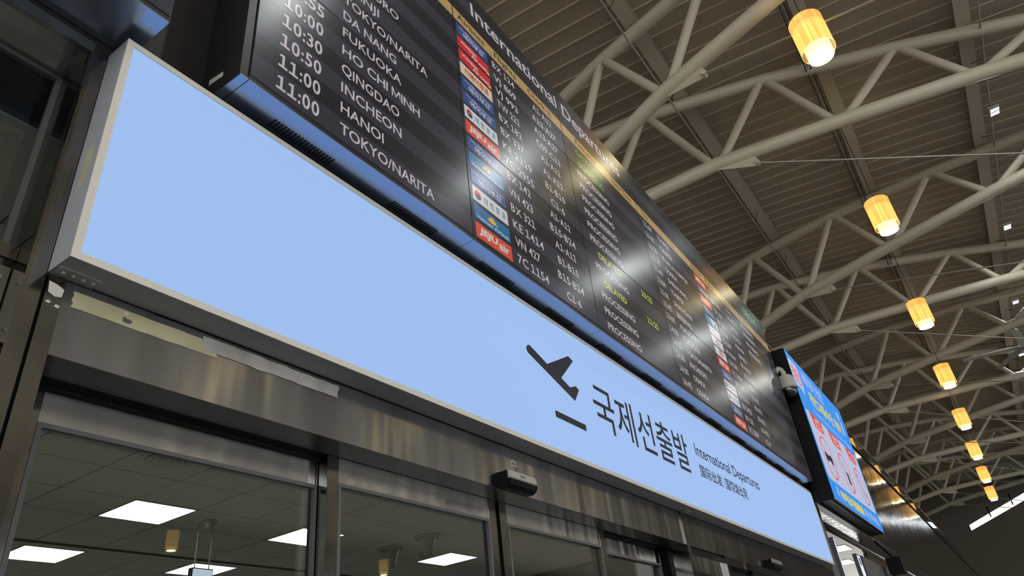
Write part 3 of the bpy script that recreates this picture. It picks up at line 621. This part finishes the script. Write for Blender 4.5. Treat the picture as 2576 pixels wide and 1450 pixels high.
for k, (tm, city, cw, lg, fl, ck, rm, nt) in enumerate(LEFT, 1):
    z = zr(k)
    if tm: word('time_lettering', tm, .391, z - .006, TXT, .066, .191, off=.018)
    if city: word('destination_lettering', city, .684, z, TXT, .053, cw, off=.011)
    logo(lg, 1.527, 3.4985 + (k - 1) * ROWP)
    word('flight_lettering', fl, 1.873, z, TXT, .054, {6: .235, 7: .295}[len(fl)], off=.012)
    word('check_in_lettering', ck, 2.435, z, TXT, .050, {4: .16, 6: .232, 7: .288}[len(ck)], 'C', off=.016)
    s, wd, m = REM[rm]; word('remark_lettering', s, 3.072, z, m, .047, wd, 'C', off=.016)
    if nt: word('new_time_lettering', nt, 3.553, z - .002, YEL, .050, .185, off=.014)
for k, (tm, city, cw, lg, fl, ck, rm) in enumerate(RIGHT, 1):
    z = zr(k)
    word('time_lettering', tm, 4.0, z, TXT, .050, .163, off=.012); word('destination_lettering', city, 4.268, z, TXT, .047, cw, off=.014)
    logo(lg, 5.122, 3.4985 + (k - 1) * ROWP)
    word('flight_lettering', fl, 5.49, z, TXT, .050, {6: .225, 7: .27}[len(fl)], off=.012); word('check_in_lettering', ck, 6.06, z, TXT, .047, {4: .14, 6: .225, 7: .28}[len(ck)], 'C', off=.012)
    if rm: word('remark_lettering', 'PROCESSING', 6.655, z, TXT, .045, .40, 'C', off=.012)

# neighbouring board, upper left
nb = thing('display_board', (-1.5, 0, BOTT), 'second black video wall at the upper left corner', 'display board')
bx('case', (-3.6, .059, BY + .001, .1095, BOTT + .006, TOPB + .012), CASE, nb)
for i in range(3):
    x1 = .059 - i * PX; bx('underside_plate', (x1 - PX + .0015, x1 - .0015, BY + .001, .1095, BOTT, BOTT + .0055), UNDER, nb)
    for r in range(3): bx('screen', (x1 - PX + .003, x1 - .003, BY - .0015, BY + .0005, BZ0 + r * PZ + .002, BZ0 + (r + 1) * PZ - .002), SCR, nb)

# ================================================================== blue advertising screen
V = 1.0578; SX, SZ, SY = 8.5, 3.42, -.246
def AX(x): return SX + V * (x - 8.0)
def AZ(z): return SZ + V * (z - 3.321)
ld = thing('advert_screen', (10.1, -.14, SZ), 'tall bright blue advertising screen in a black cabinet', 'screen')
x1 = AX(11.14); zt = AZ(5.205)
bx('cabinet', (SX, x1, SY + .004, -.03, SZ, zt), BLACK, ld)
bx('rear_mount', (SX + .25, x1 - .25, -.0295, .1095, SZ + .06, zt - .3), CASE, ld)
b = MB()
b.box(SX, x1, -.2, -.19, SZ - .012, SZ - .0005, CASE); b.box(SX, x1, -.06, -.05, SZ - .03, SZ - .0005, CASE); b.build('bottom_rails', ld)
pnl = MB().lit_box(SX + .012, x1 - .012, SY, SY + .0038, SZ + .012, zt - .012, BLACK, LED_BLUE, 2).build('display_face', ld)
bx('edge_trim', (SX, x1, SY - .001, SY + .0038, SZ, SZ + .011), BOXPAINT, ld)
YA = SY - .0006
def rrect(x0, x1, z0, z1, r, n=5):
    p = []
    for (cx, cz, a) in ((x1 - r, z1 - r, 0), (x0 + r, z1 - r, 1), (x0 + r, z0 + r, 2), (x1 - r, z0 + r, 3)):
        p += [(cx + r * math.cos((a + i / n) * math.pi / 2), cz + r * math.sin((a + i / n) * math.pi / 2)) for i in range(n + 1)]
    return list(reversed(p))
def ad(name, fn): b = MB(); fn(b); return b.build(name, pnl)
ad('speech_bubble', lambda b: b.prism_xz([(AX(p[0]), AZ(p[1])) for p in rrect(8.03, 8.50, 4.74, 5.10, .08)], YA, SY, LED_PALE).prism_xz([(AX(8.40), AZ(4.66)), (AX(8.30), AZ(4.76)), (AX(8.46), AZ(4.76))][::-1], YA, SY, LED_PALE))
ad('bubble_lettering', lambda b: b.text('잠깐!', 0, 0, YA - .001, LED_RED, box=(AX(8.09), AX(8.45), AZ(4.79), AZ(5.03)), off=.02))
ad('title_lettering', lambda b: b.text('배터리 안전', 0, 0, YA - .001, LED_LIL, box=(AX(8.64), AX(9.74), AZ(4.90), AZ(5.10)), off=.03))
ad('yellow_lettering', lambda b: b.text('개인교통수단 위탁', 0, 0, YA - .001, LED_YEL, box=(AX(8.68), AX(10.56), AZ(4.64), AZ(4.84)), off=.03))
ad('english_lettering', lambda b: b.text('Assisted mobility items: Checked Baggage', 0, 0, YA - .001, LED_LIL, box=(AX(8.67), AX(10.92), AZ(4.485), AZ(4.575)), off=.0))
ad('white_panel', lambda b: b.prism_xz([(AX(p[0]), AZ(p[1])) for p in rrect(8.09, 11.05, 3.575, 4.435, .09)], YA, SY, LED_PALE))
for (x0, tx_, t2) in ((8.27, 'e-보드', 'Board'), (9.22, '전동휠', 'Wheel'), (10.25, '킥', 'Kick')):
    ad('red_tag', lambda b: b.prism_xz([(AX(x0), AZ(4.432)), (AX(x0 + .59), AZ(4.432)), (AX(x0 + .57), AZ(4.25)), (AX(x0 + .11), AZ(4.25))][::-1], YA - .001, YA, LED_RED))
    ad('tag_lettering', lambda b: b.text(tx_, 0, 0, YA - .002, LED_WHITE, box=(AX(x0 + .18), AX(x0 + .47), AZ(4.345), AZ(4.405)), off=.02).text(t2, 0, 0, YA - .002, LED_WHITE, box=(AX(x0 + .17), AX(x0 + .49), AZ(4.275), AZ(4.325)), off=.01))
for i, cx in enumerate((8.585, 9.57, 10.575)):
    def ring(b):
        pts = [(AX(cx) + .30 * math.cos(a), AZ(3.905) + .275 * math.sin(a)) for a in [2 * math.pi * k / 28 for k in range(29)]]; b.ribbon(pts, .02, YA, LED_RED, .001)
        b.ribbon([(AX(cx) - .2, AZ(3.905) + .2), (AX(cx) - .05, AZ(3.905) + .05)], .014, YA, LED_RED, .0012); b.ribbon([(AX(cx) + .06, AZ(3.905) - .06), (AX(cx) + .2, AZ(3.905) - .2)], .014, YA, LED_RED, .0012)
    ad('warning_ring', ring)
def boardicon(b):
    cx, cz = AX(8.585), AZ(3.90)
    for dx in (-.13, .13): b.prism_xz(arc(cx + dx, cz, .07, 0, -2 * math.pi, 14)[:-1], YA - .001, YA, LED_INK)
    b.box(cx - .12, cx + .12, YA - .001, YA, cz - .035, cz + .045, LED_INK)
def wheelicon(b):
    cx, cz = AX(9.60), AZ(3.86); b.box(cx - .06, cx + .07, YA - .001, YA, cz - .11, cz + .06, LED_INK); b.ribbon([(cx - .1, cz + .19), (cx - .1, cz + .05), (cx + .02, cz + .05)], .012, YA, LED_INK, .001); b.ribbon([(cx + .12, cz - .12), (cx + .12, cz - .19)], .012, YA, LED_INK, .001)
def kickicon(b):
    cx, cz = AX(10.575), AZ(3.90); b.ribbon([(cx - .12, cz + .16), (cx - .02, cz - .10), (cx + .12, cz - .14)], .018, YA, LED_INK, .001); b.ribbon([(cx - .17, cz + .17), (cx - .06, cz + .15)], .014, YA, LED_INK, .001)
ad('board_pictogram', boardicon); ad('wheel_pictogram', wheelicon); ad('scooter_pictogram', kickicon)
ad('notice_lettering', lambda b: b.text('꼭', 0, 0, YA - .001, LED_LIL, box=(AX(8.30), AX(8.46), AZ(3.385), AZ(3.515)), off=.02).text('위탁금지물품을', 0, 0, YA - .001, LED_YEL, box=(AX(8.52), AX(9.86), AZ(3.385), AZ(3.515)), off=.04).text('확인하세요', 0, 0, YA - .001, LED_LIL, box=(AX(9.93), AX(10.95), AZ(3.385), AZ(3.515)), off=.02))
ad('pale_hand', lambda b: b.prism_xz([(AX(p[0]), AZ(p[1])) for p in rrect(10.62, 10.78, 4.93, 5.06, .06)], YA, SY, LED_PALE).prism_xz([(AX(p[0]), AZ(p[1])) for p in rrect(10.70, 10.84, 4.70, 4.92, .05)], YA, SY, LED_LIL))

# ================================================================== dome camera
cx, cy, cz = 8.352, -.168, 4.83
t = thing('security_camera', (cx, cy, cz - .16), 'grey dome security camera on a curved arm between the two screens', 'camera')
MB().tube([(XR + .07, -.09, 5.02), (XR + .07, -.11, 5.05), (XR + .08, -.135, 5.068), (cx - .03, -.155, 5.06), (cx - .005, cy, 5.02), (cx, cy, 4.97)], .033, WHITEPL, 12).build('arm', t)
MB().lathe((cx, cy, cz), [(.0, .155), (.05, .152), (.085, .135), (.098, .11), (.105, .0), (.122, -.02), (.122, -.035), (.10, -.042)], WHITEPL, 28).build('housing', t)
MB().lathe((cx, cy, cz), [(.096, -.04), (.096, -.07), (.085, -.105), (.06, -.135), (.03, -.15), (.0, -.155)], DOMEGLASS, 28).build('dome', t)
MB().lathe((cx - .02, cy - .06, cz - .095), [(.0, -.02), (.018, -.015), (.022, 0), (.018, .015), (0, .02)], WHITEPL, 10).build('lens', t)

# ================================================================== inner concourse seen through the glass
CZ = 3.5
struct(tag(bx('floor_inner', (-8, 30, .301, 14, -.05, .0), INFLOOR), 'dark floor of the inner concourse', 'floor'))
struct(tag(bx('wall_inner', (-8, 30, 14, 14.2, 0, 5.3), INWALL), 'grey back wall of the inner concourse', 'wall'))
struct(tag(bx('wall_inner_side', (-8.2, -8, .35, 14, 0, 5.3), INWALL), 'grey side wall of the inner concourse', 'wall'))
ic = thing('ceiling_inner', (5, 5, CZ), 'grey tiled ceiling seen through the door glass', 'ceiling', kind='structure')
LIGHTS = {}
x0g, y0g, g = 1.96, 3.52, .6
def tid(x, y): return (round((x - x0g) / g), round((y - y0g) / g))
lights = [(2.56, 4.12, PANEL, 'large warm light panel behind the left door pane'), (2.56, 5.92, PANEL, 'warm light panel at the lower left corner'), (4.36, 4.12, PANELB, 'cool light panel crossed by the door stile'),
          (6.76, 4.12, PANELB, 'cool light panel behind the sliding door leaf'), (4.36, 5.92, PANELB, 'light panel behind the hanging sign at the bottom edge'), (6.76, 5.92, PANELB, 'farther light panel hidden below the frame'),
          (.16, 4.12, PANEL, 'light panel behind the left window'), (.16, 5.92, PANEL, 'deeper light panel behind the left window')]
holes = {tid(a, b_) for a, b_, _, _ in lights}
tp = None
for i in range(-6, 15):
    for j in range(-5, 8):
        if (i, j) in holes: continue
        xx, yy = x0g + i * g, y0g + j * g
        if tp is None:
            tp = MB().box(xx + .006, xx + g - .006, yy + .006, yy + g - .006, CZ, CZ + .012, TILE).build('ceiling_tile', ic); tx0, ty0 = xx, yy
        else:
            c = tp.copy(); COL.objects.link(c); c.location = (xx - tx0, yy - ty0, random.uniform(-.0015, .0015))
bx('grid_backing', (-1.64, 10.96, .52, 8.32, CZ + .014, CZ + .03), GRID, ic)
for d in ((-8, -1.645, .36, 14), (10.965, 30, .36, 14), (-1.645, 10.965, 8.325, 14)): bx('plain_ceiling', (*d, CZ, CZ + .03), TILE, ic)
bx('ceiling_slot', (-3, 14, 5.72, 5.80, CZ - .004, CZ - .001), DARKGAP, ic)
for (xx, yy, m_, lab) in lights:
    t = thing('ceiling_light', (xx + .3, yy + .3, CZ), lab, 'ceiling light', 'square ceiling light panels')
    MB().lit_box(xx + .02, xx + g - .02, yy + .02, yy + g - .02, CZ - .001, CZ + .011, WHITEPL, m_, 0).build('diffuser', t)
    border_ = MB(); border_.box(xx + .004, xx + .019, yy + .004, yy + g - .004, CZ - .003, CZ + .011, WHITEPL); border_.box(xx + g - .019, xx + g - .004, yy + .004, yy + g - .004, CZ - .003, CZ + .011, WHITEPL)
    border_.box(xx + .019, xx + g - .019, yy + .004, yy + .019, CZ - .003, CZ + .011, WHITEPL); border_.box(xx + .019, xx + g - .019, yy + g - .019, yy + g - .004, CZ - .003, CZ + .011, WHITEPL); border_.build('trim_frame', t)
for (xx, yy, lab) in ((5.88, 4.33, 'white funnel air nozzle nearer the light panel'), (5.82, 3.71, 'white funnel air nozzle nearer the door')):
    t = thing('air_nozzle', (xx, yy, CZ), lab, 'air nozzle', 'funnel air nozzles')
    MB().lathe((xx, yy, CZ), [(.16, -.002), (.165, -.02), (.12, -.03)], WHITEPL, 20).build('flange', t)
    MB().lathe((xx, yy, CZ), [(.10, -.028), (.07, -.08), (.055, -.17), (.045, -.22), (0, -.23)], WHITEPL, 20).build('funnel', t)
for (xx, yy, lab) in ((6.47, 4.33, 'small smoke detector beside the cool light panel'), (3.45, 4.37, 'small smoke detector right of the large warm light panel')):
    t = thing('smoke_detector', (xx, yy, CZ), lab, 'smoke detector', 'smoke detectors')
    MB().lathe((xx, yy, CZ), [(.065, -.002), (.065, -.02), (.05, -.03)], WHITEPL, 18).build('base', t); MB().lathe((xx, yy, CZ), [(.045, -.03), (.04, -.06), (0, -.068)], WHITEPL, 18).build('sensing_head', t)
t = thing('round_diffuser', (2.22, 3.14, CZ), 'round air diffuser in the ceiling behind the left pane', 'air diffuser')
for r in (.15, .105, .06): MB().lathe((2.22, 3.14, CZ), [(r, -.001), (r + .012, -.012), (r - .02, -.016), (r - .03, -.002)], TILE, 22).build('ring', t)
t = thing('hanging_sign', (3.52, 4.5, 2.8), 'small pale sign box hanging from the inner ceiling', 'sign')
bx('sign_box', (3.412, 3.63, 4.5, 4.56, 2.78, 3.105), BLACK, t); bx('sign_face', (3.42, 3.622, 4.497, 4.4999, 2.79, 3.095), SIGNWHITE, t)
for xx in (3.45, 3.6): MB().tube([(xx, 4.53, 3.105), (xx, 4.53, CZ)], .006, ZINC, 6).build('rod', t)

# ================================================================== shops beyond the doors (far lower right)
struct(tag(bx('ceiling_shop', (9.31, 30, .36, 5.5, 3.46, 3.52), BRONZE), 'glossy bronze soffit beyond the light box', 'ceiling'))
for i, (xx, yy, lab) in enumerate(((12.35, .45, 'bright light panel in the bronze soffit'), (14.1, .75, 'second light panel in the bronze soffit'), (17.0, .6, 'third light panel in the bronze soffit'))):
    t = thing('soffit_light', (xx + .3, yy + .15, 3.45), lab, 'ceiling light', 'soffit light panels'); bx('diffuser', (xx, xx + .6, yy, yy + .32, 3.452, 3.459), PANELS, t); bx('trim_frame', (xx - .02, xx + .62, yy - .02, yy + .34, 3.456, 3.4595), WHITEPL, t)
t = thing('vertical_light_strip', (9.42, .1, 2.3), 'thin vertical white light strip right of the light box', 'sign'); bx('strip_housing', (9.36, 9.46, .07, .13, 2.2, 3.15), SIGNGREY, t); bx('lit_face', (9.39, 9.43, .068, .0699, 2.2, 3.14), SIGNWHITE, t)
t = thing('vertical_sign', (10.95, .1, 2.3), 'narrow white lit sign with black symbols', 'sign'); bx('sign_box', (10.8, 11.08, .09, .14, 2.2, 3.1), SIGNGREY, t); bx('lit_face', (10.84, 11.04, .087, .0899, 2.22, 3.08), SIGNWHITE, t)
for z_ in (2.95, 2.7): MB().prism_xz([(10.9, z_), (10.98, z_), (10.98, z_ + .1), (10.9, z_ + .1)], .085, .0869, LED_INK).build('symbol', t)
t = thing('signboard', (12.4, .12, 2.2), 'pair of grey signboards below the bronze soffit', 'signboard'); bx('board_panel', (11.3, 12.38, .1, .15, 2.1, 3.12), SIGNGREY, t); bx('board_panel', (12.4, 13.5, .1, .15, 2.1, 3.12), SIGNGREY, t)
t = thing('wall_speaker', (13.2, -.1, 3.0), 'black box loudspeaker hanging under the steel wall', 'speaker'); bx('cabinet', (13.0, 13.35, -.2, .02, 2.98, 3.22), BLACK, t); MB().tube([(13.18, -.09, 3.22), (13.18, .1, 3.54)], .018, BLACK, 8).build('bracket', t)

ws = thing('wall_shop', (40, .5, 0), 'dark shopfront wall under the steel cladding', 'wall', kind='structure')
for i in range(23): bx('shop_panel', (13.7 + i * 2.45, 13.7 + i * 2.45 + 2.43, .36, .42, 0, 3.45), BRONZE, ws)
bx('shop_core', (30.01, 69.9, .421, .6, 0, 5.29), INWALL, ws)
